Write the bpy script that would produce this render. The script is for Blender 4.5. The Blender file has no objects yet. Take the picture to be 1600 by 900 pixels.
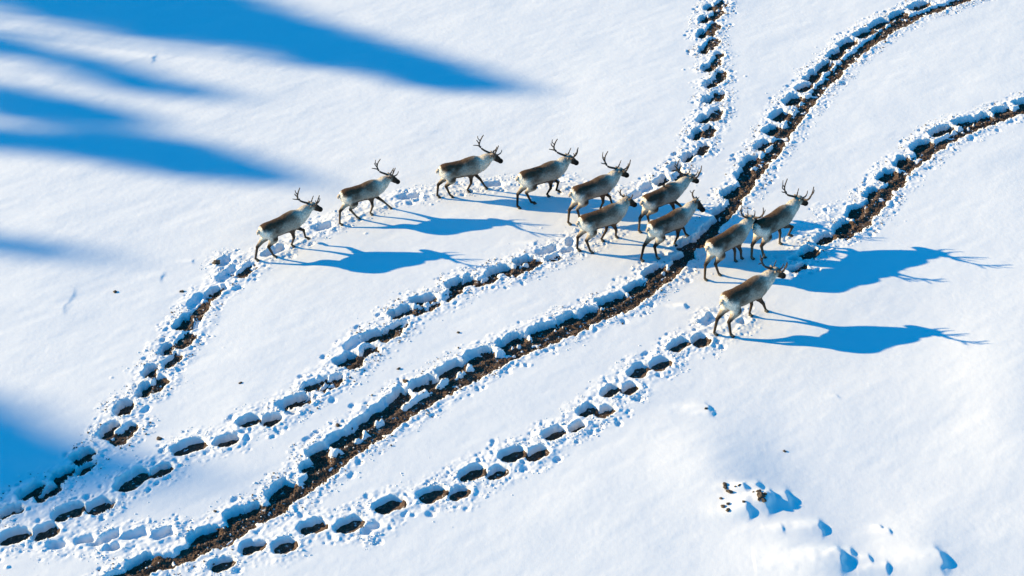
import bpy, math, random
import numpy as np
from mathutils import Vector, Matrix
R = math.radians
SC = bpy.context.scene
COL = SC.collection

# ------------------------------------------------------------------ camera
PITCH, DIST, FPX = R(36), 38.0, 65.0 * 38.0
cd = bpy.data.cameras.new('camera'); cam = bpy.data.objects.new('camera', cd); COL.objects.link(cam)
cam.location = (0, -DIST * math.cos(PITCH), DIST * math.sin(PITCH))
cam.rotation_euler = (math.pi / 2 - PITCH, 0, 0)
cd.sensor_width = 36; cd.lens = 36 * FPX / 1600; cd.clip_start = 1; cd.clip_end = 20000
SC.camera = cam

# ------------------------------------------------------------------ light
SUN_EL, SUN_AZ = R(17.8), R(-12)          # shadows run towards +X, turned 12 degrees towards -Y
w = bpy.data.worlds.new('World'); SC.world = w; w.use_nodes = True
nt = w.node_tree; nt.nodes.clear()
sky = nt.nodes.new('ShaderNodeTexSky'); sky.sky_type = 'NISHITA'; sky.sun_disc = False
to_sun = Vector((-math.cos(SUN_AZ) * math.cos(SUN_EL), -math.sin(SUN_AZ) * math.cos(SUN_EL), math.sin(SUN_EL)))
sky.sun_elevation = SUN_EL; sky.sun_rotation = math.atan2(to_sun.x, to_sun.y)
sky.air_density = 1.0; sky.dust_density = 0.0; sky.ozone_density = 4.0
hs = nt.nodes.new('ShaderNodeHueSaturation'); hs.inputs['Saturation'].default_value = 1.6; hs.inputs['Hue'].default_value = 0.492
bg = nt.nodes.new('ShaderNodeBackground'); bg.inputs['Strength'].default_value = 0.128
out = nt.nodes.new('ShaderNodeOutputWorld')
nt.links.new(sky.outputs[0], hs.inputs['Color']); nt.links.new(hs.outputs[0], bg.inputs[0]); nt.links.new(bg.outputs[0], out.inputs[0])
ld = bpy.data.lights.new('sun', 'SUN'); ld.energy = 4.9; ld.angle = R(0.53); ld.color = (1.0, 0.765, 0.405)
sun = bpy.data.objects.new('sun', ld); COL.objects.link(sun)
sun.rotation_euler = (-to_sun).to_track_quat('-Z', 'Y').to_euler()
SC.view_settings.view_transform = 'Standard'; SC.view_settings.look = 'None'
SC.view_settings.exposure = 1.0; SC.view_settings.gamma = 1.0; SC.view_settings.use_curve_mapping = False
SC.cycles.max_bounces = 6; SC.cycles.diffuse_bounces = 1; SC.cycles.use_denoising = True

# ------------------------------------------------------------------ helpers
CAM = np.array(cam.location); FW = np.array([0, math.cos(PITCH), -math.sin(PITCH)]); UP = np.array([0, math.sin(PITCH), math.cos(PITCH)])
def at(px, py, z=0.0):
    """ground position (metres) of a spot read off the photograph at height z"""
    d = FW * FPX + np.array([1, 0, 0]) * (px - 800) - UP * (py - 450)
    return CAM + d * ((z - CAM[2]) / d[2])

def tag(o, label=None, cat=None, group=None, kind=None):
    if label: o['label'] = label
    if cat: o['category'] = cat
    if group: o['group'] = group
    if kind: o['kind'] = kind
    return o

def mesh_obj(name, V, F, mat, parent=None, smooth=True, cols=None):
    V = np.asarray(V, dtype=np.float32); me = bpy.data.meshes.new(name)
    if isinstance(F, np.ndarray):
        k = F.shape[1]; n = F.shape[0]
        me.vertices.add(len(V)); me.vertices.foreach_set('co', V.ravel())
        me.loops.add(n * k); me.loops.foreach_set('vertex_index', F.astype(np.int32).ravel())
        me.polygons.add(n); me.polygons.foreach_set('loop_start', np.arange(0, n * k, k, dtype=np.int32))
        me.polygons.foreach_set('loop_total', np.full(n, k, dtype=np.int32))
        me.update(calc_edges=True)
    else:
        me.from_pydata(V.tolist(), [], F)
    if smooth: me.polygons.foreach_set('use_smooth', np.ones(len(me.polygons), dtype=bool))
    if cols is not None:
        a = me.color_attributes.new('coat', 'FLOAT_COLOR', 'POINT')
        a.data.foreach_set('color', np.c_[cols, np.ones(len(cols))].astype(np.float32).ravel())
    me.materials.append(mat)
    o = bpy.data.objects.new(name, me); COL.objects.link(o); o.parent = parent
    return o

def mat(name):
    m = bpy.data.materials.new(name); m.use_nodes = True; n = m.node_tree
    return m, n, n.nodes['Principled BSDF']

def lat(ix, iy, seed):
    h = (ix.astype(np.int64) * 374761393 + iy.astype(np.int64) * 668265263 + seed * 1442695041) & 0x7fffffff
    h = ((h ^ (h >> 13)) * 1274126177) & 0x7fffffff
    return ((h ^ (h >> 16)) & 0xffff) / 65535.0
def vn(x, y, f, seed=0):
    x = x * f; y = y * f; ix = np.floor(x); iy = np.floor(y); fx = x - ix; fy = y - iy
    ix = ix.astype(np.int64); iy = iy.astype(np.int64)
    fx = fx * fx * (3 - 2 * fx); fy = fy * fy * (3 - 2 * fy)
    a = lat(ix, iy, seed); b = lat(ix + 1, iy, seed); c = lat(ix, iy + 1, seed); d = lat(ix + 1, iy + 1, seed)
    return ((a * (1 - fx) + b * fx) * (1 - fy) + (c * (1 - fx) + d * fx) * fy) * 2 - 1
def sst(t): t = np.clip(t, 0, 1); return t * t * (3 - 2 * t)

# ------------------------------------------------------------------ materials
def snow_mat():
    m, n, b = mat('snow')
    tc = n.nodes.new('ShaderNodeTexCoord')
    b.inputs['Roughness'].default_value = 0.75; b.inputs['Specular IOR Level'].default_value = 0.25
    n1 = n.nodes.new('ShaderNodeTexNoise'); n1.inputs['Scale'].default_value = 1.1; n1.inputs['Detail'].default_value = 5
    mx = n.nodes.new('ShaderNodeMix'); mx.data_type = 'RGBA'
    mx.inputs[6].default_value = (0.765, 0.785, 0.815, 1); mx.inputs[7].default_value = (0.835, 0.835, 0.84, 1)
    n2 = n.nodes.new('ShaderNodeTexNoise'); n2.inputs['Scale'].default_value = 38; n2.inputs['Detail'].default_value = 6; n2.inputs['Roughness'].default_value = 0.7
    n3 = n.nodes.new('ShaderNodeTexNoise'); n3.inputs['Scale'].default_value = 7; n3.inputs['Detail'].default_value = 4
    bp = n.nodes.new('ShaderNodeBump'); bp.inputs['Strength'].default_value = 0.17; bp.inputs['Distance'].default_value = 0.02
    ad = n.nodes.new('ShaderNodeMath'); ad.operation = 'ADD'
    for t in (n1, n2, n3): n.links.new(tc.outputs['Object'], t.inputs['Vector'])
    n.links.new(n1.outputs[0], mx.inputs[0]); n.links.new(mx.outputs[2], b.inputs['Base Color'])
    n.links.new(n2.outputs[0], ad.inputs[0]); n.links.new(n3.outputs[0], ad.inputs[1])
    n.links.new(ad.outputs[0], bp.inputs['Height']); n.links.new(bp.outputs[0], b.inputs['Normal'])
    return m
def soil_mat():
    m, n, b = mat('soil')
    tc = n.nodes.new('ShaderNodeTexCoord'); b.inputs['Roughness'].default_value = 0.95
    n1 = n.nodes.new('ShaderNodeTexNoise'); n1.inputs['Scale'].default_value = 14; n1.inputs['Detail'].default_value = 8; n1.inputs['Roughness'].default_value = 0.75
    cr = n.nodes.new('ShaderNodeValToRGB'); e = cr.color_ramp.elements
    e[0].position = 0.3; e[0].color = (0.012, 0.008, 0.006, 1); e[1].position = 0.72; e[1].color = (0.30, 0.185, 0.12, 1)
    x = cr.color_ramp.elements.new(0.52); x.color = (0.085, 0.05, 0.033, 1)
    n2 = n.nodes.new('ShaderNodeTexNoise'); n2.inputs['Scale'].default_value = 11; n2.inputs['Detail'].default_value = 3
    c2 = n.nodes.new('ShaderNodeValToRGB'); c2.color_ramp.elements[0].position = 0.64; c2.color_ramp.elements[1].position = 0.72
    mx = n.nodes.new('ShaderNodeMix'); mx.data_type = 'RGBA'; mx.inputs[7].default_value = (0.62, 0.64, 0.67, 1)
    bp = n.nodes.new('ShaderNodeBump'); bp.inputs['Strength'].default_value = 0.8; bp.inputs['Distance'].default_value = 0.04
    n.links.new(tc.outputs['Object'], n1.inputs['Vector']); n.links.new(tc.outputs['Object'], n2.inputs['Vector'])
    n.links.new(n1.outputs[0], cr.inputs[0]); n.links.new(n2.outputs[0], c2.inputs[0]); n.links.new(c2.outputs[0], mx.inputs[0])
    n.links.new(cr.outputs[0], mx.inputs[6]); n.links.new(mx.outputs[2], b.inputs['Base Color'])
    n.links.new(n1.outputs[0], bp.inputs['Height']); n.links.new(bp.outputs[0], b.inputs['Normal'])
    return m
def flat_mat(name, c0, c1, scale=30, rough=0.9):
    m, n, b = mat(name); b.inputs['Roughness'].default_value = rough
    tc = n.nodes.new('ShaderNodeTexCoord'); n1 = n.nodes.new('ShaderNodeTexNoise'); n1.inputs['Scale'].default_value = scale; n1.inputs['Detail'].default_value = 4
    cr = n.nodes.new('ShaderNodeValToRGB'); cr.color_ramp.elements[0].position = .35; cr.color_ramp.elements[1].position = .65
    cr.color_ramp.elements[0].color = (*c0, 1); cr.color_ramp.elements[1].color = (*c1, 1)
    n.links.new(tc.outputs['Object'], n1.inputs['Vector']); n.links.new(n1.outputs[0], cr.inputs[0]); n.links.new(cr.outputs[0], b.inputs['Base Color'])
    return m
def coat_mat():
    m, n, b = mat('coat'); b.inputs['Roughness'].default_value = 0.95; b.inputs['Specular IOR Level'].default_value = 0.15
    at_ = n.nodes.new('ShaderNodeAttribute'); at_.attribute_name = 'coat'
    tc = n.nodes.new('ShaderNodeTexCoord'); mp = n.nodes.new('ShaderNodeMapping'); mp.inputs['Scale'].default_value = (14, 30, 14)
    n1 = n.nodes.new('ShaderNodeTexNoise'); n1.inputs['Scale'].default_value = 1.6; n1.inputs['Detail'].default_value = 5
    mr = n.nodes.new('ShaderNodeMapRange'); mr.inputs['From Min'].default_value = .3; mr.inputs['From Max'].default_value = .7
    mr.inputs['To Min'].default_value = .68; mr.inputs['To Max'].default_value = 1.25
    vm = n.nodes.new('ShaderNodeVectorMath'); vm.operation = 'SCALE'
    bp = n.nodes.new('ShaderNodeBump'); bp.inputs['Strength'].default_value = 0.7; bp.inputs['Distance'].default_value = 0.02
    n.links.new(tc.outputs['Object'], mp.inputs[0]); n.links.new(mp.outputs[0], n1.inputs['Vector'])
    n.links.new(n1.outputs[0], mr.inputs['Value']); n.links.new(at_.outputs['Color'], vm.inputs[0]); n.links.new(mr.outputs[0], vm.inputs['Scale'])
    n.links.new(vm.outputs[0], b.inputs['Base Color']); n.links.new(n1.outputs[0], bp.inputs['Height']); n.links.new(bp.outputs[0], b.inputs['Normal'])
    return m
SNOW, SOIL, COAT = snow_mat(), soil_mat(), coat_mat()
ANTLER = flat_mat('antler', (0.022, 0.014, 0.010), (0.075, 0.048, 0.032), 25, 0.7)
HOOF = flat_mat('hoof', (0.012, 0.011, 0.01), (0.03, 0.025, 0.02), 40, 0.6)
EYE = flat_mat('eye', (0.005, 0.004, 0.003), (0.01, 0.008, 0.006), 10, 0.15)
STRAW = flat_mat('dry_stems', (0.05, 0.03, 0.018), (0.30, 0.19, 0.11), 6)
STONE = flat_mat('stone', (0.03, 0.022, 0.017), (0.12, 0.085, 0.06), 25)
NEEDLE = flat_mat('needles', (0.02, 0.035, 0.018), (0.05, 0.08, 0.035), 3)
BARK = flat_mat('bark', (0.06, 0.04, 0.03), (0.14, 0.10, 0.07), 8)

# ------------------------------------------------------------------ trails, read off the photograph (start px, end px, half width m)
# D = trodden through to the soil, T = scuffed strip of open soil, S = shallow print in the snow
D = []; T = []; S = []; P = []        # P = single oval print, soil only just showing at the bottom
def row(L, dst, r):
    for a in L: dst.append((*a[:4], a[4] if len(a) > 4 else r))
row([(35,776,60,760),(62,778,86,762),(90,746,105,737),(118,720,140,706),(122,740,142,724),(2,806,30,795),(160,682,180,662),
     (188,643,199,632),(220,618,229,604),(231,586,239,574),(255,552,261,540),(281,511,291,497),
     (327,466,338,452),(-40,826,-10,812),(-60,840,-30,824)], D, .15)
row([(301,510,310,498),(302,477,311,463),(346,436,366,420),(347,411,358,404),(352,450,353,449,.08),(416,398,440,388,.12)], S, .13)
row([(450,632,480,624),(532,568,552,556),
     (576,530,592,521),(598,526,611,520),(614,496,640,482),(646,472,678,465),
     (706,448,736,438),(764,428,796,418),(807,411,827,404)], D, .145)
row([(547,543,561,533),(845,396,868,389),(883,393,895,390,.1),(892,382,894,376,.1),(84,853,99,850),(125,847,141,843,.1),(168,842,179,836,.12),(172,857,181,855,.1),
     (206,839,224,835),(247,837,266,832),(195,841,197,839,.08),(146,850,154,850,.08),(494,357,515,353,.12),(631,309,653,306,.12),(762,291,782,288,.1),(866,284,872,282,.1),
     (437,636,460,645,.09),(573,828,589,820),(1238,404,1242,403,.07),(1292,328,1294,330,.05)], S, .12)
row([(332,886,362,876),(378,858,412,850),(432,858,458,848),(472,828,506,818),(532,826,560,813),(590,796,628,781),(660,778,694,765),(708,774,726,765,.14),
     (722,746,754,733),(766,744,790,733),(788,716,816,705),(828,716,850,703),(852,686,882,671),(908,648,929,635),(936,650,954,639,.13),(893,673,910,663,.1),
     (946,620,964,604),(976,614,992,603),(990,588,1008,570),(1024,574,1042,563),(1048,548,1074,530),(1091,536,1102,527,.13)], P, .125)
row([(1103,504,1113,495),(1161,502,1162,501,.08)], S, .12)
row([(1257,398,1270,390),(1282,378,1297,368),(1312,360,1324,347),(1333,337,1344,323),(1353,319,1358,314,.12),(1356,307,1370,294),(1381,280,1394,268),(1403,259,1414,247),
     (1430,234,1447,222),(1456,211,1486,199),(1495,194,1525,187),(1534,185,1542,182),(1555,176,1575,170),(1593,164,1612,159),(1236,422,1254,414,.12),
     (1640,151,1665,146),(1690,139,1715,134)], D, .18)
row([(1318,366,1342,350),(1342,350,1364,327),(1364,327,1386,298),(1386,298,1410,272),(1410,272,1436,248),(1436,248,1462,230),(1462,230,1492,212),
     (1492,212,1524,199),(1524,199,1562,184),(1562,184,1602,170),(1602,170,1720,136)], T, .15)
row([(1106,14,1110,8),(1098,34,1103,27),(1095,56,1100,49),(1098,81,1103,73),(1104,109,1109,102),(1107,136,1112,130),(1103,161,1109,154),(1094,192,1102,183),
     (1084,218,1092,204),(1071,252,1079,242),(1052,266,1058,259),(1029,287,1039,279),
     (1112,-12,1118,-20),(1128,-8,1138,-18),(1120,-36,1126,-44)], D, .135)
row([(1008,297,1016,292,.14),(990,308,1000,303,.12)], S, .12)
row([(182,688,205,668),(243,608,252,594),(263,568,275,558),(283,539,294,525),(311,488,320,476),(376,428,392,417),(484,606,503,595),(504,608,528,594),(552,570,578,548),(602,528,630,508),(652,488,682,475),(699,467,711,459,.12),(748,444,770,436),(798,428,818,421),(829,417,837,411,.11),(859,406,871,403,.1),(1120,10,1130,2),(1113,28,1123,18),(1109,51,1117,38),(1109,73,1117,62),(1115,102,1124,84),(1119,126,1127,114),(1117,156,1124,147),(1114,184,1121,174),(1105,212,1112,201),(1093,238,1099,228),(1057,280,1066,274)], T, .125)
row([(2,846,44,832),(60,836,83,828),(88,808,128,793),(142,797,172,786),(187,766,230,736,.17),(243,743,262,731),(270,708,322,690,.17),(340,695,370,684),
     (374,664,404,654),(416,662,434,653)], P, .125)
# main trench
tr = [(150,915),(200,893),(240,878),(290,858),(330,842),(385,812),(440,780),(480,752),(520,718),(555,694),(590,668),(640,636),(690,604),(740,577),(790,552),(840,530),(885,512),(930,492),
      (975,470),(1005,450),(1040,425),(1062,404),(1080,382),(1102,362),(1122,342),(1136,325),(1150,303),(1170,278),(1190,252),(1212,222),(1236,188),(1262,154),(1292,119),(1326,86),(1356,60),(1395,35),(1432,18),(1480,2),(1560,-25)]
for a, b in zip(tr[:-1], tr[1:]): T.append((a[0] + 3, a[1] + 5, b[0] + 3, b[1] + 5, 0.16 if a[0] < 1000 else (.10 if 1040 < a[0] < 1130 else 0.14)))
row([(205,888,235,872),(302,843,338,830),(360,808,402,795),(432,775,450,758),(478,733,512,714),(486,712,508,700),(520,694,556,675),(560,668,576,654),(583,650,612,634),(618,628,630,615),
     (646,608,678,595),(692,586,718,570),(735,563,765,550),(785,541,815,528),(831,522,870,508),(878,503,900,494),(909,497,928,484),(940,476,975,462),(985,455,1004,443),(1014,430,1032,417),
     (1058,406,1078,398),(1066,388,1083,378),(1088,384,1106,360),(1110,356,1130,340),(1118,334,1138,328),(1137,306,1150,298),(1160,279,1169,267),(1167,259,1178,248),
     (1186,231,1198,222),(1200,208,1212,198),(1214,187,1223,175),(1232,162,1246,151),(1250,141,1263,132),(1266,125,1276,113),(1283,110,1295,98),(1301,89,1313,79),
     (1318,74,1331,62),(1340,56,1361,46),(1366,41,1385,31),(1394,28,1412,19),(1424,14,1448,4)], D, .185)
# rubble only (no open print) along the upper line of animals
RUB = [(395,410,440,392),(440,388,500,360),(500,355,560,335),(560,332,620,312),(620,310,700,297),(700,297,790,285),(790,285,880,282),(880,290,985,300),(880,395,905,385),(925,380,960,360),
       (1100,520,1135,500),(1135,520,1165,495),(1240,372,1290,350)]

# ------------------------------------------------------------------ snow height field
X0, X1, Y0, Y1, ST = -18.0, 18.0, -11.5, 18.0, 0.025
nx = int(round((X1 - X0) / ST)) + 1; ny = int(round((Y1 - Y0) / ST)) + 1
xs = X0 + np.arange(nx) * ST; ys = Y0 + np.arange(ny) * ST
GX, GY = np.meshgrid(xs, ys)
def capfield(items, pad=1.1):
    f = np.full(GX.shape, 9.0)
    for (a, b, c, d, r) in items:
        A = at(a, b)[:2]; B = at(c, d)[:2]
        # the opening is seen on the ground plane; snow walls on the camera's far side show as well
        i0 = max(0, int((min(A[0], B[0]) - pad - X0) / ST)); i1 = min(nx, int((max(A[0], B[0]) + pad - X0) / ST) + 1)
        j0 = max(0, int((min(A[1], B[1]) - pad - Y0) / ST)); j1 = min(ny, int((max(A[1], B[1]) + pad - Y0) / ST) + 1)
        if i1 <= i0 or j1 <= j0: continue
        px = GX[j0:j1, i0:i1] - A[0]; py = GY[j0:j1, i0:i1] - A[1]; d = B - A
        t = np.clip((px * d[0] + py * d[1]) / (d @ d + 1e-9), 0, 1)
        s = np.hypot(px - t * d[0], py - t * d[1]) - r
        f[j0:j1, i0:i1] = np.minimum(f[j0:j1, i0:i1], s)
    return f
def rounder(items, k, dr):
    return [((a + c) / 2 + (a - c) / 2 * k, (b + d) / 2 + (b - d) / 2 * k, (a + c) / 2 - (a - c) / 2 * k, (b + d) / 2 - (b - d) / 2 * k, q + dr + .025 * math.sin(a * 1.7 + b)) for a, b, c, d, q in items]
fP = capfield(rounder(P, .50, .05))
fD, fT, fS, fR = capfield(rounder(D, .72, .0)), capfield(T) - .03, capfield(S), capfield([(*q, .10) for q in RUB])
warp = .035 * vn(GX, GY, 6, 1) + .022 * vn(GX, GY, 15, 2) + .010 * vn(GX, GY, 34, 3)
fD += warp * 1.25; fS += warp; fP += warp * .8; fT += warp * 1.5 + .05 * vn(GX, GY, 2.6, 4)
near = np.minimum(np.minimum(np.minimum(fD, fP), fT), np.minimum(fS, fR + .04))
def sunside(f):
    # 1 where a wall stands between the sun and the hole: slope shaped wider there so the wall takes blue shade
    gy, gx = np.gradient(f, ST); return np.clip((-gx * .75 + gy * .66) / (np.hypot(gx, gy) + 1e-6), 0, 1)
def leeside(f):
    gy, gx = np.gradient(f, ST); return np.clip((gx * .85 - gy * .52) / (np.hypot(gx, gy) + 1e-6) * 1.6 + .3, 0, 1)
wD, wT, wS = sunside(fD), sunside(fT), sunside(fS); qD, qT = leeside(fD), leeside(fT); wP = sunside(fP); qP = leeside(fP); fP -= .03 * wP + .02 * qP
fD -= .04 * wD + .045 * qD; fT -= .025 * wT + .035 * qT; fS -= .05 * wS
edge = sst(np.minimum(np.minimum(GX - X0, X1 - GX), np.minimum(GY - Y0, Y1 - GY)) / 1.5)
# smooth drifts, a little wind relief running up the picture to the right
u = GX * math.cos(R(35)) + GY * math.sin(R(35)); v = -GX * math.sin(R(35)) + GY * math.cos(R(35))
H = .045 * vn(GX, GY, .22, 10) + .011 * vn(GX, GY, .7, 11) + .010 * vn(u * .35, v, 1.6, 12) * (0.5 + 0.5 * vn(GX, GY, .3, 13)) + .0030 * vn(u * .5, v, 5, 14) + .0009 * vn(GX, GY, 14, 15)
left = sst((-GX - 3) / 8) * sst((GY + 1) / 5)
H += left * (.010 * vn(u * .25, v, 2.0, 16) - .008 * np.abs(vn(u * .2, v, .9, 17)))
# thrown-up rims
amp = .5 + .5 * vn(GX, GY, 3.0, 20)
H += .014 * np.exp(-((near - .06) / .06) ** 2) * (.3 + amp)
H += sst((.42 - near) / .3) * (.012 * vn(GX, GY, 7, 21) + .010 * vn(GX, GY, 19, 22) + .008)
# knolls at the lower right: soft on the windward side, steep on the lee side
KN = [(1163,768,.16,.09),(1183,765,.20,.10),(1168,803,.24,.12),(1203,778,.22,.10),(1196,791,.30,.16),(1228,780,.30,.14),(1280,826,.26,.13),(1309,880,.40,.17),(1330,868,.22,.09),(1360,876,.16,.06),
      (1466,878,.42,.14),(1392,830,.12,.05),(1378,822,.08,.04),(1385,890,.2,.08),(1222,830,.16,.04),(1103,640,.22,.07),(1112,648,.12,.05),(1310,620,.1,.02),(835,382,.16,.05),
      (1070,478,.12,.08),(820,432,.08,.05),(300,408,.12,.03),(238,92,.3,.05),(100,482,.3,.03),(250,432,.25,.03),(110,462,.35,.03),(1390,66,.12,.05)]
for (a, b, r, h) in KN:
    p = at(a, b); i0, i1 = [int((q - X0) / ST) for q in (p[0] - 1.6, p[0] + 1.2)]; j0, j1 = [int((q - Y0) / ST) for q in (p[1] - 1.2, p[1] + 1.2)]
    i0 = max(i0, 0); j0 = max(j0, 0); i1 = min(i1, nx); j1 = min(j1, ny)
    if i1 <= i0 or j1 <= j0: continue
    x = GX[j0:j1, i0:i1] - p[0]; y = GY[j0:j1, i0:i1] - p[1]
    x = x + .05 * vn(GX[j0:j1, i0:i1], GY[j0:j1, i0:i1], 7, 30)
    g = np.where(x < 0, np.exp(-(x / (r * 2.4)) ** 2), np.exp(-(x / (r * .25)) ** 2)) * np.exp(-(y / (r * .75)) ** 2)
    H[j0:j1, i0:i1] += .6 * h * g
# big soft mounds there
for (a, b, r, h) in [(1130,745,1.1,.09),(1215,860,1.0,.09),(1300,905,1.0,.10),(1440,860,.9,.07),(1400,760,1.8,-.06),(1060,700,1.5,.05),(1590,600,1.8,.13),(1250,720,1.3,-.04),(1450,520,2.2,-.04),(1000,830,2.0,.04),(1590,700,1.0,.05),(60,450,2.5,.06),(60,20,2.5,.10)]:
    p = at(a, b); H += h * np.exp(-((GX - p[0]) ** 2 + (GY - p[1]) ** 2) / r ** 2)
H *= edge
# clods: rounded caps pushed into the rims
rng = np.random.default_rng(5)
def stamp(n, lo, hi, rmin, rmax, k, seed, dark=False):
    ok = np.argwhere((near > lo) & (near < hi) & (vn(GX, GY, 1.7, 60 + seed) + .5 * vn(GX, GY, 6, 61) > -.25))
    pick = ok[rng.integers(0, len(ok), n)]
    for j, i in pick:
        r = rmin + (rmax - rmin) * rng.random() ** 2.6
        m = int(r / ST) + 2; j0, j1, i0, i1 = max(j - m, 0), min(j + m + 1, ny), max(i - m, 0), min(i + m + 1, nx)
        ox, oy = (rng.random(2) - .5) * ST; e = .7 + .6 * rng.random(); a = rng.random() * 3.14
        dx = GX[j0:j1, i0:i1] - xs[i] - ox; dy = GY[j0:j1, i0:i1] - ys[j] - oy
        dx, dy = dx * math.cos(a) + dy * math.sin(a), (-dx * math.sin(a) + dy * math.cos(a)) * e
        q = 1 - (dx * dx + dy * dy) / r ** 2
        if k > 0: H[j0:j1, i0:i1] += np.sqrt(np.clip(q, 0, 1)) * r * k * (.6 + .4 * rng.random())
        else: H[j0:j1, i0:i1] -= np.clip(q * 1.5, 0, 1) * r * -k
stamp(7500, .0, .20, .014, .048, .30, 1)
stamp(4500, .1, .40, .014, .042, .36, 2)
stamp(900, .10, .36, .04, .10, -.35, 3)
stamp(30, .35, .9, .02, .05, .7, 4)
# open the prints
wl = .06 + .05 * (.5 + .5 * vn(GX, GY, 4, 40))
hs_ = sst(-fS / (.08 + .06 * wS) + .15); H = H * (1 - hs_) + (-.085 + .02 * vn(GX, GY, 12, 41)) * hs_
hT = np.clip(-fT / (.05 + .05 * wT) + .1, 0, 1); patch = sst((vn(GX, GY, 5.5, 42) + .6 * vn(GX, GY, 17, 43) - .55) / .25)
H = H * (1 - hT) + (-.125 + .085 * patch) * hT
hP = np.clip(-fP / (.05 + .04 * wP) + .05, 0, 1); H = H * (1 - hP) + (-.19) * hP
hD = np.clip(-fD / (.055 + .05 * wD) + .05, 0, 1); H = H * (1 - hD) + (-.20) * hD
Hs = H.copy(); Hs[1:-1, 1:-1] = (H[1:-1, 1:-1] * 2 + H[:-2, 1:-1] + H[2:, 1:-1] + H[1:-1, :-2] + H[1:-1, 2:]) / 6
H = np.where(near < .02, Hs, H)
idx = (np.arange(ny - 1)[:, None] * nx + np.arange(nx - 1)[None, :]).ravel()
Fq = np.stack([idx, idx + 1, idx + nx + 1, idx + nx], 1)
# keep the snow whole; beneath the prints it dips under the soil sheet
snow = mesh_obj('snow_ground', np.stack([GX.ravel(), GY.ravel(), H.ravel()], 1), Fq, SNOW); tag(snow, kind='structure')
def zat(x, y):
    i = int(round((x - X0) / ST)); j = int(round((y - Y0) / ST))
    return float(H[min(max(j, 0), ny - 1), min(max(i, 0), nx - 1)])
Bg = 6000.0
vo = [(-Bg, -Bg, 0), (Bg, -Bg, 0), (Bg, Bg, 0), (-Bg, Bg, 0), (X0, Y0, 0), (X1, Y0, 0), (X1, Y1, 0), (X0, Y1, 0)]
tag(mesh_obj('snow_plain', vo, [(0, 1, 5, 4), (1, 2, 6, 5), (2, 3, 7, 6), (3, 0, 4, 7)], SNOW, smooth=False), kind='structure')
# soil sheet
k2 = 2; SF = -.145 + .075 * sst((.05 - fT) / .08) * (1 - sst(-fD / .09)) + .105 * qD * sst((fD + .16) / .15) * (fD < .03) + .05 * qT * sst((fT + .10) / .10) * (fT < .02) * (fD > -.02)
SF = np.where(fD < .02, np.minimum(SF, -.035), np.minimum(SF, -.035))
SF += .012 * vn(GX, GY, 5, 50) + .012 * vn(GX, GY, 11, 51) + .007 * vn(GX, GY, 19, 52)
SX, SY = GX[::k2, ::k2], GY[::k2, ::k2]; SH = SF[::k2, ::k2]
my, mx_ = SX.shape
si = (np.arange(my - 1)[:, None] * mx_ + np.arange(mx_ - 1)[None, :]).ravel()
sn = np.minimum(np.minimum(fD, fT), fP)[::k2, ::k2]; keep = (sn[:-1, :-1].ravel() < .35)
SH = np.where(sn > .03, np.minimum(SH, -.12), SH); SH = np.where(np.minimum(fD, fT)[::k2, ::k2] > .03, (-.120 + .085 * (qP * sst((fP + .15) / .13))[::k2, ::k2] + .014 * vn(SX, SY, 9, 51)), SH)
SH = np.where(sn > .03, np.minimum(SH, -.15), SH)
Fs = np.stack([si, si + 1, si + mx_ + 1, si + mx_], 1)[keep]
used, inv = np.unique(Fs, return_inverse=True); Vs = np.stack([SX.ravel(), SY.ravel(), SH.ravel()], 1)[used]
soil = mesh_obj('soil', Vs, inv.reshape(Fs.shape), SOIL); tag(soil, kind='structure')

# ------------------------------------------------------------------ loose snow crumbs, soil crumbs, dry stems (stuff)
PHI = (1 + 5 ** .5) / 2
ICO = np.array([(-1, PHI, 0), (1, PHI, 0), (-1, -PHI, 0), (1, -PHI, 0), (0, -1, PHI), (0, 1, PHI), (0, -1, -PHI), (0, 1, -PHI), (PHI, 0, -1), (PHI, 0, 1), (-PHI, 0, -1), (-PHI, 0, 1)]) / math.hypot(1, PHI)
ICF = np.array([(0,11,5),(0,5,1),(0,1,7),(0,7,10),(0,10,11),(1,5,9),(5,11,4),(11,10,2),(10,7,6),(7,1,8),(3,9,4),(3,4,2),(3,2,6),(3,6,8),(3,8,9),(4,9,5),(2,4,11),(6,2,10),(8,6,7),(9,8,1)])
def crumbs(name, P, r, material, kind_label, cat, flat=.75, seed=1):
    g = np.random.default_rng(seed); n = len(P)
    V = ICO[None] * (1 + .45 * (g.random((n, 12, 1)) - .5)) * r[:, None, None]
    a = g.random(n) * 6.28; c, s = np.cos(a)[:, None], np.sin(a)[:, None]; st_ = 1 + .6 * g.random((n, 1))
    x = V[:, :, 0] * st_; y = V[:, :, 1]; z = V[:, :, 2] * flat
    V = np.stack([x * c - y * s, x * s + y * c, z], 2) + P[:, None]
    F = (ICF[None] + (np.arange(n) * 12)[:, None, None]).reshape(-1, 3)
    return tag(mesh_obj(name, V.reshape(-1, 3), F, material, smooth=True), kind_label, cat, kind='stuff')
CL = (vn(GX, GY, 2.1, 70) + .6 * vn(GX, GY, 7, 71)) > -.05
def sample(lo, hi, n, fld):
    ok = np.argwhere((fld > lo) & (fld < hi) & (CL | (lo < 0))); p = ok[rng.integers(0, len(ok), n)]
    return p[:, 0], p[:, 1]
parts = []
for lo, hi, n, r0, r1 in ((.01, .16, 9000, .004, .020), (.1, .42, 6000, .004, .018), (.35, .8, 150, .006, .018)):
    j, i = sample(lo, hi, n, near); r = r0 + (r1 - r0) * rng.random(n) ** 3.2
    parts.append((np.stack([xs[i] + (rng.random(n) - .5) * ST, ys[j] + (rng.random(n) - .5) * ST, H[j, i] + r * .35], 1), r))
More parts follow.
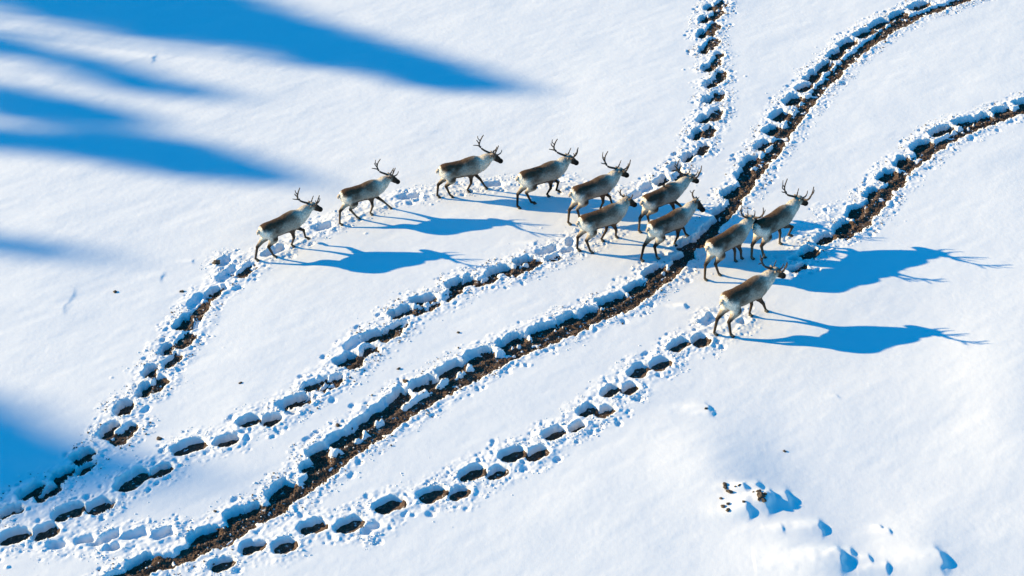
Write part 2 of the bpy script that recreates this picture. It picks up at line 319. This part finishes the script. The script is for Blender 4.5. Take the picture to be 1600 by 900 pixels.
crumbs('snow_crumbs', np.concatenate([p[0] for p in parts]), np.concatenate([p[1] for p in parts]), SNOW,
       'loose white snow crumbs thrown up along the trodden reindeer trails', 'snow crumbs', seed=2)
fo = np.minimum(np.minimum(fD, fT), fP + .05); n = 1300; j, i = sample(-.5, -.01, n, fo); m_ = H[j, i] < SF[j, i]; j = j[m_]; i = i[m_]; n = len(j); r = .006 + .016 * rng.random(n) ** 3
parts = [(np.stack([xs[i] + (rng.random(n) - .5) * ST, ys[j], SF[j, i] + r * .3], 1), r)]
crumbs('snow_flecks', parts[0][0], parts[0][1], SNOW, 'small white flecks of snow fallen on the bare soil inside the trails', 'snow flecks', seed=7)
n = 16000; j, i = sample(-.6, -.01, n, fo); m_ = H[j, i] < SF[j, i] + .01; j = j[m_]; i = i[m_]; n = len(j); r = .008 + .026 * rng.random(n) ** 2
crumbs('soil_clods', np.stack([xs[i] + (rng.random(n) - .5) * ST, ys[j], SF[j, i] + r * .2], 1), r, SOIL, 'rough brown clods of turned earth lying along the opened trails', 'soil clods', seed=8)
j, i = sample(.02, .30, 2200, np.minimum(fT, fD)); r = .004 + .017 * rng.random(2200) ** 3.5
crumbs('soil_crumbs', np.stack([xs[i], ys[j], H[j, i] + r * .5], 1), r, STONE, 'dark soil crumbs scattered on the snow beside the opened trails', 'soil crumbs', seed=3)
# dry heather and grass stems lying in the open soil
n = 9000; f2 = np.minimum(fD, fT); j, i = sample(-.5, .0, n, f2)
okk = (H[j, i] < SF[j, i]); j = j[okk]; i = i[okk]; n = len(j)
zb = SF[j, i]
a = rng.random(n) * 6.28; L = .03 + .07 * rng.random(n); el = rng.random(n) * 1.0; wd = .004 + .004 * rng.random(n)
bx = xs[i] + (rng.random(n) - .5) * .03; by = ys[j] + (rng.random(n) - .5) * .03
dx, dy, dz = np.cos(a) * np.cos(el) * L, np.sin(a) * np.cos(el) * L, np.sin(el) * L
V = np.stack([np.stack([bx - np.sin(a) * wd, by + np.cos(a) * wd, zb], 1), np.stack([bx + np.sin(a) * wd, by - np.cos(a) * wd, zb], 1), np.stack([bx + dx, by + dy, zb + dz + .01], 1)], 1)
tag(mesh_obj('dry_heather', V.reshape(-1, 3), np.arange(n * 3).reshape(-1, 3), STRAW, smooth=False), 'brown dry heather and grass stems in the bare soil of the trails', 'heather', kind='stuff')

# ------------------------------------------------------------------ stones and pebbles
def stone(px, py, r, label, group, name='stone', rnd=random.Random(3)):
    p = at(px, py); z = zat(p[0], p[1])
    V = ICO.copy(); F = ICF; 
    mid = {}; V = [Vector(q) for q in V]; NF = []
    for f in F.tolist():
        m = []
        for e in ((f[0], f[1]), (f[1], f[2]), (f[2], f[0])):
            k = tuple(sorted(e))
            if k not in mid: mid[k] = len(V); V.append(((V[k[0]] + V[k[1]]) / 2).normalized())
            m.append(mid[k])
        NF += [(f[0], m[0], m[2]), (f[1], m[1], m[0]), (f[2], m[2], m[1]), (m[0], m[1], m[2])]
    s = (1 + .5 * rnd.random(), .8 + .4 * rnd.random(), .6 + .3 * rnd.random())
    V = [(v.x * s[0] * r * k, v.y * s[1] * r * k, v.z * s[2] * r * k) for v in V for k in [.7 + .6 * rnd.random()]]
    o = mesh_obj(name, V, NF, STONE, smooth=False); o.location = (p[0], p[1], z + r * .05); o.rotation_euler[2] = rnd.random() * 6
    tag(o, label, 'stone', group); return o
stone(1188, 785, .075, 'largest dark stone, half bedded in the low snow hump at lower right', 'stones showing through the snow hump')
for (a, b, r) in ((1184, 778, .045), (1192, 791, .05), (1185, 790, .04), (1194, 783, .035)):
    stone(a, b, r, 'dark stone touching the largest stone on the snow hump', 'stones showing through the snow hump')
for (a, b, r) in ((1132, 764, .045), (1133, 769, .04), (1139, 775, .055), (1126, 784, .03), (1154, 768, .03), (1129, 797, .04), (1137, 794, .035), (1137, 803, .04), (1161, 793, .035), (1176, 778, .02), (1148, 769, .02)):
    stone(a, b, r, 'small brown stone in the loose scatter left of the largest stone', 'stones showing through the snow hump')
for (a, b, r) in ((180, 456, .04), (284, 455, .04), (376, 600, .035), (249, 686, .05), (623, 578, .04), (716, 521, .035), (820, 396, .02), (1226, 704, .03), (1383, 66, .04), (1103, 642, .03), (528, 667, .05), (634, 598, .06), (490, 600, .02), (973, 506, .03), (336, 800, .03)):
    stone(a, b, r, 'tiny dark pebble lying alone on smooth snow away from the stone scatter', 'lone pebbles on the snow', 'pebble')
stone(338, 411, .09, 'dark stone poking out of the snow behind the rearmost reindeer', 'lone pebbles on the snow')

# ------------------------------------------------------------------ reindeer
def surface_nets(val, org, h):
    s = val < 0
    c = np.zeros(tuple(np.array(val.shape) - 1), dtype=np.int8)
    for dx in (0, 1):
        for dy in (0, 1):
            for dz in (0, 1): c += s[dx:dx + c.shape[0], dy:dy + c.shape[1], dz:dz + c.shape[2]]
    act = (c > 0) & (c < 8); I = np.argwhere(act); vid = np.full(c.shape, -1, dtype=np.int64); vid[act] = np.arange(len(I))
    acc = np.zeros((len(I), 3)); cnt = np.zeros(len(I))
    cor = [(a, b, d) for a in (0, 1) for b in (0, 1) for d in (0, 1)]
    for p in cor:
        for ax in range(3):
            if p[ax] == 1: continue
            q = list(p); q[ax] = 1
            v0 = val[I[:, 0] + p[0], I[:, 1] + p[1], I[:, 2] + p[2]]; v1 = val[I[:, 0] + q[0], I[:, 1] + q[1], I[:, 2] + q[2]]
            m = (v0 < 0) != (v1 < 0); t = np.where(m, v0 / np.where(m, v0 - v1, 1), 0)
            pos = np.array(p, float)[None].repeat(len(I), 0); pos[:, ax] += t
            acc[m] += pos[m]; cnt[m] += 1
    V = (I + acc / cnt[:, None]) * h + org
    F = []
    for ax in range(3):
        a1, a2 = (ax + 1) % 3, (ax + 2) % 3
        sl0 = [slice(None)] * 3; sl1 = [slice(None)] * 3; sl0[ax] = slice(0, -1); sl1[ax] = slice(1, None)
        s0 = s[tuple(sl0)]; s1 = s[tuple(sl1)]; E = np.argwhere(s0 != s1)
        E = E[(E[:, a1] > 0) & (E[:, a2] > 0) & (E[:, a1] < val.shape[a1] - 1) & (E[:, a2] < val.shape[a2] - 1)]
        def g(o1, o2):
            Q = E.copy(); Q[:, a1] += o1; Q[:, a2] += o2; return vid[Q[:, 0], Q[:, 1], Q[:, 2]]
        q = np.stack([g(-1, -1), g(0, -1), g(0, 0), g(-1, 0)], 1)
        flip = ~s0[E[:, 0], E[:, 1], E[:, 2]]; q[flip] = q[flip][:, ::-1]; F.append(q)
    return V, np.concatenate(F)

def cone(P, a, b, ra, rb):
    a = np.array(a); b = np.array(b); d = b - a; L2 = d @ d
    t = np.clip(((P - a) @ d) / L2, 0, 1)
    return np.linalg.norm(P - a - t[..., None] * d, axis=-1) - (ra + (rb - ra) * t)
def ell(P, c, r):
    r = np.array(r); q = (P - np.array(c)) / r; k = np.linalg.norm(q, axis=-1); g = np.linalg.norm(q / r, axis=-1)
    return k * (k - 1) / np.maximum(g, 1e-6)
def smin(a, b, k):
    h = np.maximum(k - np.abs(a - b), 0) / k; return np.minimum(a, b) - h * h * k * .25
def mixc(a, b, t): return a * (1 - t[:, None]) + np.array(b)[None] * t[:, None]

def tube(path, radii, sides=7):
    V = []; F = []; path = [Vector(p) for p in path]
    for i, p in enumerate(path):
        d = (path[min(i + 1, len(path) - 1)] - path[max(i - 1, 0)]).normalized()
        a = d.orthogonal().normalized(); b = d.cross(a)
        for k in range(sides):
            t = 2 * math.pi * k / sides; V.append(p + (a * math.cos(t) + b * math.sin(t)) * radii[i])
    for i in range(len(path) - 1):
        for k in range(sides): F.append((i * sides + k, i * sides + (k + 1) % sides, (i + 1) * sides + (k + 1) % sides, (i + 1) * sides + k))
    F.append(tuple(range(sides))[::-1]); F.append(tuple((len(path) - 1) * sides + k for k in range(sides)))
    return V, F
def smooth_path(P, n=4):
    P = [Vector(p) for p in P]; out_ = []
    for i in range(len(P) - 1):
        p0, p1, p2, p3 = P[max(i - 1, 0)], P[i], P[i + 1], P[min(i + 2, len(P) - 1)]
        for k in range(n):
            t = k / n; out_.append(.5 * ((2 * p1) + (p2 - p0) * t + (2 * p0 - 5 * p1 + 4 * p2 - p3) * t * t + (3 * p1 - p0 - 3 * p2 + p3) * t ** 3))
    out_.append(P[-1]); return out_
BIG = [([(0, .035, 0), (-.08, .10, .05), (-.17, .19, .13), (-.20, .25, .25), (-.15, .27, .37), (-.07, .26, .50)], .028, .010),
       ([(-.185, .22, .19), (-.27, .25, .25), (-.36, .26, .31)], .017, .007), ([(-.20, .25, .27), (-.25, .28, .36), (-.26, .28, .43)], .016, .007),
       ([(-.17, .265, .34), (-.20, .30, .42), (-.19, .31, .50)], .014, .006), ([(-.02, .05, .02), (.08, .08, .02), (.15, .09, .07), (.18, .085, .14)], .019, .007)]
SMALL = [([(0, .035, 0), (-.05, .10, .04), (-.09, .17, .12), (-.07, .20, .23), (-.03, .20, .31)], .026, .010),
         ([(-.01, .05, .02), (.06, .08, .04), (.11, .09, .10)], .014, .005), ([(-.08, .19, .17), (-.14, .23, .24), (-.15, .23, .29)], .010, .004)]

def make_deer(spec):
    name, T_, W_, P_, N_, hoofs, big, label, rs = spec
    hz = [q[2] if len(q) > 2 else 0.0 for q in hoofs]
    hw = [at(q[0], q[1], z) for q, z in zip(hoofs, hz)]
    hm = sum(h for h in hw) / 4
    best = min((abs(((at(*T_, z) + at(*W_, z + .08)) / 2)[1] - hm[1]), z) for z in np.arange(.88, 1.16, .005)); s = best[1]
    Tw, Ww = at(*T_, s), at(*W_, s + .08); ang = math.atan2(Ww[1] - Tw[1], Ww[0] - Tw[0])
    d = np.array([math.cos(ang), math.sin(ang)]); c = (Tw + Ww)[:2] / 2 + d * .03
    root = bpy.data.objects.new('reindeer', None); COL.objects.link(root); root.empty_display_size = .3
    z0 = -0.025
    root.location = (c[0], c[1], z0); root.rotation_euler[2] = ang; root.scale = (s, s, s)
    tag(root, label, 'reindeer', 'reindeer walking across the snow')
    def loc(p): q = p[:2] - c; return np.array([(q @ d) / s, (-q[0] * d[1] + q[1] * d[0]) / s, (p[2] - z0) / s])
    rnd = random.Random(rs)
    Hf = []
    for h, z in zip(hw, hz):
        g = max(-.03, min(.06, zat(h[0], h[1]))); q = loc(np.array([h[0], h[1], g + z])); Hf.append(q)
    Pp = loc(at(*P_, 1.10 * s)); Nn = loc(at(*N_, .86 * s))
    Pp[0] = min(max(Pp[0], .78), .98); Pp[1] = max(min(Pp[1], .22), -.22)
    hd = Nn - Pp; hd[:2] *= 1.0; hh = np.hypot(hd[0], hd[1])
    if hh < .16: hd[:2] *= .16 / max(hh, 1e-3)
    hd = hd / np.linalg.norm(hd)
    if hd[2] < -.64: hd[:2] *= math.sqrt(1 - .64 ** 2) / np.hypot(hd[0], hd[1]); hd[2] = -.64
    hy = math.atan2(hd[1], hd[0])
    # ---- body field
    h = .016; lo = np.array([-.80, -.46, -.05]); hi = np.array([1.45, .60, 1.30])
    lo[0] = min(lo[0], min(q[0] for q in Hf) - .1)
    G = np.stack(np.meshgrid(*[np.arange(a, b, h) for a, b in zip(lo, hi)], indexing='ij'), -1)
    fat = 1 + .05 * (rnd.random() - .5)
    b_ = ell(G, (-.37, 0, .81), (.20, .175 * fat, .19)); 
    b_ = smin(b_, ell(G, (-.04, 0, .79), (.42, .212 * fat, .215)), .10)
    b_ = smin(b_, ell(G, (.28, 0, .82), (.26, .20 * fat, .26)), .10)
    b_ = smin(b_, cone(G, (-.42, 0, .885), (.10, 0, .905), .085, .10), .12)
    b_ = smin(b_, cone(G, (.22, 0, .96), (.38, 0, .985), .09, .105), .10)
    np_ = Pp - hd * .03 + np.array([0, 0, -.085]); mid = (np.array([.52, 0, .93]) + np_) / 2 + np.array([0, 0, -.015])
    neck = cone(G, (.44, 0, .86), mid, .19, .135); neck = smin(neck, cone(G, mid, np_, .135, .090), .06)
    neck = smin(neck, ell(G, (.60, Pp[1] * .3, .80), (.12, .085, .13)), .08); neck = smin(neck, cone(G, (.48, 0, .76), mid + np.array([.02, 0, -.11]), .12, .075), .08)
    body = smin(b_, neck, .10)
    hb = Pp + np.array([0, 0, -.065]); hm2 = hb + hd * .13; hn = hb + hd * .235
    head = cone(G, hb, hm2, .090, .074); head = smin(head, cone(G, hm2, hn, .066, .056), .03); head = smin(head, ell(G, tuple(hn), (.064, .060, .060)), .03)
    head = smin(head, cone(G, hb + np.array([0, 0, -.04]), hm2 + np.array([0, 0, -.035]), .05, .04), .04)
    allf = smin(body, head, .05)
    legs = []; ankles = []
    for k, (q, side, hind) in enumerate(zip(Hf, (1, -1, 1, -1), (1, 1, 0, 0))):
        lift = hz[k]
        if hind:
            hip = np.array([-.35, side * .095, .80]); kn = hip * .30 + q * .70 if False else q + (hip - q) * .72 + np.array([.075, side * .02, 0])
            ho = q + (hip - q) * .47 + np.array([-.10, 0, .01]); fe = q + np.array([-.035, 0, .085]); toe = q + np.array([.02, 0, .03])
            if lift > .03: ho = ho + np.array([-.03, 0, .03]); fe = q + np.array([-.07, 0, .06])
            f = cone(G, hip, kn, .150, .088); f = smin(f, cone(G, kn, ho, .082, .040), .10)
            f = smin(f, cone(G, ho, fe, .035, .026), .015); f = smin(f, cone(G, fe, toe, .027, .028), .015)
        else:
            sh = np.array([.33, side * .095, .74]); eb = q + (sh - q) * .78 + np.array([-.03, 0, 0])
            kn = q + (sh - q) * .42 + np.array([.025 + lift * .7, 0, .0 + lift * .25]); fe = q + np.array([-.02 - lift * .4, 0, .08]); toe = q + np.array([.02, 0, .03])
            f = cone(G, sh, eb, .115, .068); f = smin(f, cone(G, eb, kn, .060, .034), .04)
            f = smin(f, cone(G, kn, fe, .033, .024), .015); f = smin(f, cone(G, fe, toe, .025, .028), .015)
        legs.append(f); ankles.append((fe, toe)); allf = smin(allf, f, .035)
    V, F = surface_nets(allf, lo, h)
    gi = tuple(np.clip(np.round((V - lo) / h).astype(int), 0, np.array(allf.shape) - 1).T)
    hdw = sst(.5 - (head[gi] - np.minimum(b_, neck)[gi]) / .05); legd = np.minimum(np.minimum(legs[0], legs[1]), np.minimum(legs[2], legs[3]))[gi]
    legw = sst(.5 - (legd - np.minimum(body, head)[gi]) / .04)
    x, y, z = V.T; nz = .04 * vn(x * 1.0, z + y, 9, rs) + .02 * vn(x, z * .6 + y, 24, rs + 1)
    C = np.tile(np.array([.34, .30, .26]), (len(V), 1))
    # saddle and back
    sad = sst((z + nz - (.83 + .13 * sst((x + .12) / .30))) / .15) * sst((.34 - x) / .2); C = mixc(C, (.055, .036, .026), sad * .95)
    C = mixc(C, (.11, .055, .027), sst((z - .93) / .05) * sst((-.15 - x) / .25) * .8)
    C = mixc(C, (.09, .055, .036), sst((z + nz - .86) / .14) * sst((.46 - x - nz) / .16) * .7)
    flank = np.exp(-((x + .17 + nz) / .15) ** 2 - ((z - .82) / .09) ** 2); C = mixc(C, (.045, .029, .021), flank * .75)
    # belly stripe, brisket
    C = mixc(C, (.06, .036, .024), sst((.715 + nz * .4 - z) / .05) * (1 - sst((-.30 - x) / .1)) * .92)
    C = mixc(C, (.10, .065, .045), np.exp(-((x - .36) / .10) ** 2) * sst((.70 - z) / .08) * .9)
    # pale neck and rump
    nk = sst((x + nz - .40) / .16) * sst((z - .60) / .08); C = mixc(C, (.58, .545, .49), nk)
    C = mixc(C, (.30, .25, .21), np.exp(-((x - Pp[0] + .08) / .10) ** 2) * sst((z - 1.02) / .05) * .8)
    rp = sst((-.27 - x + nz) / .16) * sst((.93 - z + .25 * sst((-.48 - x) / .06)) / .10) * sst((z - .50) / .08); C = mixc(C, (.88, .84, .77), rp)
    lc = np.tile(np.array([.030, .020, .015]), (len(V), 1)); lc = mixc(lc, (.40, .34, .28), sst((z - .43 + nz) / .12) * (x < 0)); lc = mixc(lc, (.11, .075, .055), sst((z - .5) / .1) * (x > 0))
    tone = (.0, .35, .7, .2)[rs % 4]; lc = mixc(lc, (.15, .11, .08), np.full(len(V), tone) * sst((.5 - z) / .2))
    lc = mixc(lc, (.30, .25, .20), np.exp(-((z - .07) / .035) ** 2) * (.3 + .5 * ((rs * 7) % 3) / 2))
    lw = np.maximum(legw * sst((.62 - z) / .08), sst((.52 - z) / .06)); 
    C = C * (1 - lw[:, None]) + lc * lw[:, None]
    t = (V - hb) @ hd; hc = mixc(np.tile(np.array([.045, .030, .022]), (len(V), 1)), (.014, .010, .008), sst((t - .12) / .08)); hc = mixc(hc, (.34, .29, .24), sst((.02 - t) / .05) * .8)
    C = C * (1 - hdw[:, None]) + hc * hdw[:, None]
    C = np.clip(C * np.array([1.03, .975, .90]), 0, .9)
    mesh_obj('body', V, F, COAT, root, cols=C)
    # ---- shaggy outer hair: short tufts lying back over the coat
    g = np.random.default_rng(rs); me = root.children[0].data; Nn_ = np.zeros(len(V) * 3, dtype=np.float32); me.vertices.foreach_get('normal', Nn_); Nv = Nn_.reshape(-1, 3)
    ok = np.where((z > .56) & (hdw < .3) & (V[:, 0] > -.62))[0]; pk = ok[g.integers(0, len(ok), 6500)]
    p0 = V[pk] - Nv[pk] * .004; dirn = np.stack([np.full(len(pk), -.8), np.zeros(len(pk)), np.full(len(pk), -.45)], 1) + (g.random((len(pk), 3)) - .5) * .7
    mane = (p0[:, 0] > .42) & (p0[:, 2] < .95); dirn[mane] += np.array([.7, 0, -1.0])
    dirn -= Nv[pk] * np.sum(dirn * Nv[pk], 1)[:, None]; dirn /= np.linalg.norm(dirn, axis=1)[:, None] + 1e-6
    L = (.025 + .035 * g.random(len(pk)))[:, None] * np.where(mane, 1.7, 1)[:, None]; side = np.cross(dirn, Nv[pk]) * (.004 + .004 * g.random(len(pk)))[:, None]
    tip = p0 + dirn * L + Nv[pk] * (.004 + .008 * g.random(len(pk)))[:, None]
    FV = np.stack([p0 - side, p0 + side, tip], 1).reshape(-1, 3); FC = np.repeat(C[pk] * (.88 + .28 * g.random((len(pk), 1))), 3, 0)
    mesh_obj('fur', FV, np.arange(len(FV)).reshape(-1, 3), COAT, root, cols=FC)
    # ---- tail
    tl = smooth_path([(-.555, 0, .885), (-.60, 0, .85), (-.615, 0, .78)], 3); tv, tf = tube(tl, [.035, .04, .042, .04, .034, .024, .008], 8)
    mesh_obj('tail', [tuple(q) for q in tv], tf, COAT, root, cols=np.array([(.55, .45, .36)] * len(tv)))
    # ---- antlers, ears, eyes
    fwd = Vector((math.cos(hy), math.sin(hy), 0)); lt = Vector((-fwd.y, fwd.x, 0)); ay = hy + R(38)
    af = Vector((math.cos(ay), math.sin(ay), 0)); al = Vector((-af.y, af.x, 0)); base = Vector(Pp) + Vector((0, 0, -.02)); k = big
    tpl = BIG if big > .8 else SMALL
    for sd in (1, -1):
        AV = []; AF = []
        for pts, r0, r1 in tpl:
            q = [base + (af * (a * (1 + .15 * (rnd.random() - .5))) + al * (b * sd * 1.15) + Vector((0, 0, c_ * .82 * (1 + .12 * (rnd.random() - .5))))) * k for a, b, c_ in pts]
            q = smooth_path(q, 4); rr = [1.2 * (r0 + (r1 - r0) * (i / (len(q) - 1))) for i in range(len(q))]
            v_, f_ = tube(q, rr, 6); o_ = len(AV); AV += [tuple(a) for a in v_]; AF += [tuple(i + o_ for i in f) for f in f_]
        mesh_obj('antler', AV, AF, ANTLER, root)
        e0 = Vector(hb) - fwd * .03 + lt * (sd * .055) + Vector((0, 0, .035)); e1 = e0 + lt * (sd * .085) - fwd * .045 + Vector((0, 0, .045))
        v_, f_ = tube([e0, e0.lerp(e1, .35), e0.lerp(e1, .75), e1], [.018, .030, .024, .005], 8)
        mesh_obj('ear', [tuple(a) for a in v_], f_, COAT, root, cols=np.array([(.30, .25, .20)] * len(v_)))
        hv = Vector(hd); ec = Vector(hb) + hv * .09 + lt * (sd * .062) + Vector((0, 0, .022))
        mesh_obj('eye', [tuple(ec + Vector(q) * .014) for q in ICO], [tuple(f) for f in ICF.tolist()], EYE, root)
    # ---- hooves: two toes each
    for (fe, toe) in ankles:
        HV = []; HF = []
        for sd in (-1, 1):
            ox = len(HV); prof = [(-.035, .0, .016), (-.02, .040, .021), (.02, .045, .021), (.055, .006, .010)]
            for (xx, zz, yy) in prof:
                for (sy, up_) in ((-1, 0), (1, 0), (1, 1), (-1, 1)):
                    HV.append((toe[0] + xx, toe[1] + sd * .022 + sy * yy * .9, toe[2] - .035 + (zz if up_ else -.004)))
            for i in range(3):
                for kk in range(4): HF.append((ox + i * 4 + kk, ox + i * 4 + (kk + 1) % 4, ox + (i + 1) * 4 + (kk + 1) % 4, ox + (i + 1) * 4 + kk))
            HF.append((ox, ox + 1, ox + 2, ox + 3)); HF.append((ox + 15, ox + 14, ox + 13, ox + 12))
        mesh_obj('hoof', HV, HF, HOOF, root, smooth=False)
    return root
DEER = [
 (1, (408.9,351.4),(458.7,329),(488.3,318),(502.7,328),[(401.7,408.4),(429.8,403.4),(481,374.5,.10),(457.3,387)],1.0,'rearmost reindeer at the left end of the herd, walking behind all the others'),
 (2, (533.8,297),(585,280.9),(610.4,274),(627.3,285),[(533.1,353.4),(559.8,343.2),(609.6,326.6),(580,336.5)],1.05,'second reindeer from the left, front leg stretched forward, tall spread antlers'),
 (3, (690.3,257),(742.3,244.5),(771.2,240.5),(785.6,253),[(685.3,309.7),(705.5,309.3),(758.9,296.5),(731.5,301.5)],1.08,'reindeer seen full side on with a level back, third from the left'),
 (4, (817.4,267.8),(864.4,252.4),(889.6,244),(902.6,255.5),[(810.2,327),(834,319.1,.06),(872.6,301,.10),(855.7,308.2)],1.08,'fourth reindeer from the left, one forefoot lifted, its hind feet in a blue shadow'),
 (5, (899,292.1),(945.2,274),(969,264),(979.9,275),[(889.6,352),(910,345,.05),(958,322,.05),(939,330)],1.1,'tall antlered reindeer directly behind the two pronged one with the turned head'),
 (6, (1004.7,307.1),(1056.6,284),(1080.5,273.5),(1092.7,283.5),[(999.6,364),(1018,352,.06),(1072,334),(1053,343)],1.05,'reindeer whose antlers stand against the narrow footprint trail leading to the top edge'),
 (7, (911,337),(960.9,319),(979.6,309),(986.9,321.5),[(903.8,393.4),(924,396),(940.6,378.2),(963,372.4)],.78,'small antlered reindeer with its head turned away, at the end of the second footprint trail'),
 (8, (1016.8,347.8),(1066.6,324.7),(1088.3,313),(1092.5,327.5),[(1003,408.4),(1027.7,404.8),(1072.4,369.4,.04),(1054.4,382.4)],.80,'small antlered reindeer whose forefeet stand right at the wide brown trench'),
 (9, (1110.4,376.4),(1156.6,350.4),(1174,338.2),(1180,346.5),[(1102.5,437.8),(1124,430.3),(1148.7,408.9),(1158.4,404.6)],.82,'reindeer seen from behind with a bright white rump, right of the wide brown trench'),
 (10,(1185.4,346.5),(1228,321.3),(1249.6,308),(1256.5,319.5),[(1175.4,405.3),(1194,403),(1218.6,382),(1235.2,370,.16)],1.08,'rightmost reindeer leading the herd with one forefoot raised high and large antlers'),
 (11,(1135.8,458.3),(1186.7,431.7),(1212.5,420),(1227.5,431.5),[(1117.5,523.3),(1143.3,526.7),(1171.7,494.2),(1196.7,486.7)],.86,'reindeer nearest the camera, walking alone at the end of the lowest footprint trail')]
for dsp in DEER:
    n_, T_, W_, P_, N_, hf, big, lab = dsp
    make_deer((n_, T_, W_, P_, N_, hf, big, lab, n_))

# ------------------------------------------------------------------ trees beyond the left edge (their soft shadows reach into the picture)
def tree(tip, hgt, rad, dep, dens, seed, label):
    g = np.random.default_rng(seed); p = at(*tip); Ls = hgt / math.tan(SUN_EL)
    bx = p[0] - math.cos(SUN_AZ) * Ls; by = p[1] - math.sin(SUN_AZ) * Ls
    root = bpy.data.objects.new('pine_tree', None); COL.objects.link(root); root.location = (bx, by, 0)
    tag(root, label, 'tree', 'trees beyond the left edge')
    V, F = tube([(0, 0, -.3), (0.1, 0, hgt * .4), (0, .1, hgt * .75), (0, 0, hgt * .97)], [.26, .19, .12, .03], 9)
    tv = [tuple(q) for q in V]; tf = list(F); cl = []; nb = int(14 + 9 * dep)
    for k in range(nb):
        f = (k + .4) / nb; d_ = dep * f; r = rad * min(1, (f * 1.5) ** .7) * (1 - .5 * max(0, f - .75) / .25) * (.35 + .7 * g.random()); a = g.random() * 6.28
        c = np.array([math.cos(a) * r, math.sin(a) * r, hgt - d_]); st0 = np.array([0, 0, hgt - d_ - .35 * r])
        v_, f_ = tube([tuple(st0), tuple((st0 + c) / 2 + [0, 0, -.06]), tuple(c)], [.06, .04, .015], 5); o_ = len(tv)
        tv += [tuple(q) for q in v_]; tf += [tuple(i + o_ for i in ff) for ff in f_]
        for m in range(3):
            cc = st0 + (c - st0) * (.5 + .6 * g.random()); sz = (.22 + .22 * g.random()) * (.5 + rad * .35)
            cl.append(g.normal(size=(int(80 * dens), 3)) * sz * np.array([.7, .7, .34]) + cc)
    mesh_obj('trunk', tv, tf, BARK, root)
    Q = np.concatenate(cl); n = len(Q); a = g.normal(size=(n, 3)); a /= np.linalg.norm(a, axis=1)[:, None]; b = np.cross(a, g.normal(size=(n, 3))); b /= np.linalg.norm(b, axis=1)[:, None]
    s1 = (.08 + .10 * g.random((n, 1))); s2 = .04 + .04 * g.random((n, 1))
    CV = np.stack([Q - a * s1, Q + b * s2, Q + a * s1, Q - b * s2], 1).reshape(-1, 3)
    mesh_obj('crown', CV, np.arange(n * 4).reshape(-1, 4), NEEDLE, root, smooth=False)
TL = 'tall pine outside the left picture edge, its crown throwing a soft shadow on the snow'
for i, (tip, rad, dep, hgt) in enumerate([((795,134),.45,1.2,28),((730,112),.8,1.4,29),((660,92),.9,1.6,28),((590,72),1.0,1.8,30),((530,52),1.2,2,28),((460,30),1.3,2.2,30),((400,8),1.4,2.4,29),
        ((420,62),.8,1.6,30),((340,38),1.0,2,28),((280,8),1.3,2.4,30),((200,-10),.9,2.2,28),((360,-25),1.5,3,30),
        ((468,281),.5,1.3,30),((410,262),.7,1.5,29),((350,240),.7,1.5,30),((235,195),.7,1.5,30),((170,175),.8,1.8,29),
        ((90,88),.45,1.4,30),((40,73),.7,1.8,29),((350,150),.28,1.1,32),((260,128),.28,.8,32),((190,105),.3,.6,31),((170,243),.35,1.8,33),((80,222),.3,1.5,33),((150,402),.30,2.0,35),
        ((95,705),.65,1.8,31),((60,680),.8,2.0,32),((40,722),.75,2.2,31),((20,640),.4,2,34),((120,762),.6,2.4,34),((70,795),.5,2.4,34),((190,772),.35,2.4,35),((300,745),.3,2.4,35)]):
    tree(tip, hgt, rad, dep, .5 if i < 12 else (.2 if i < 25 else .3), 100 + i, TL)
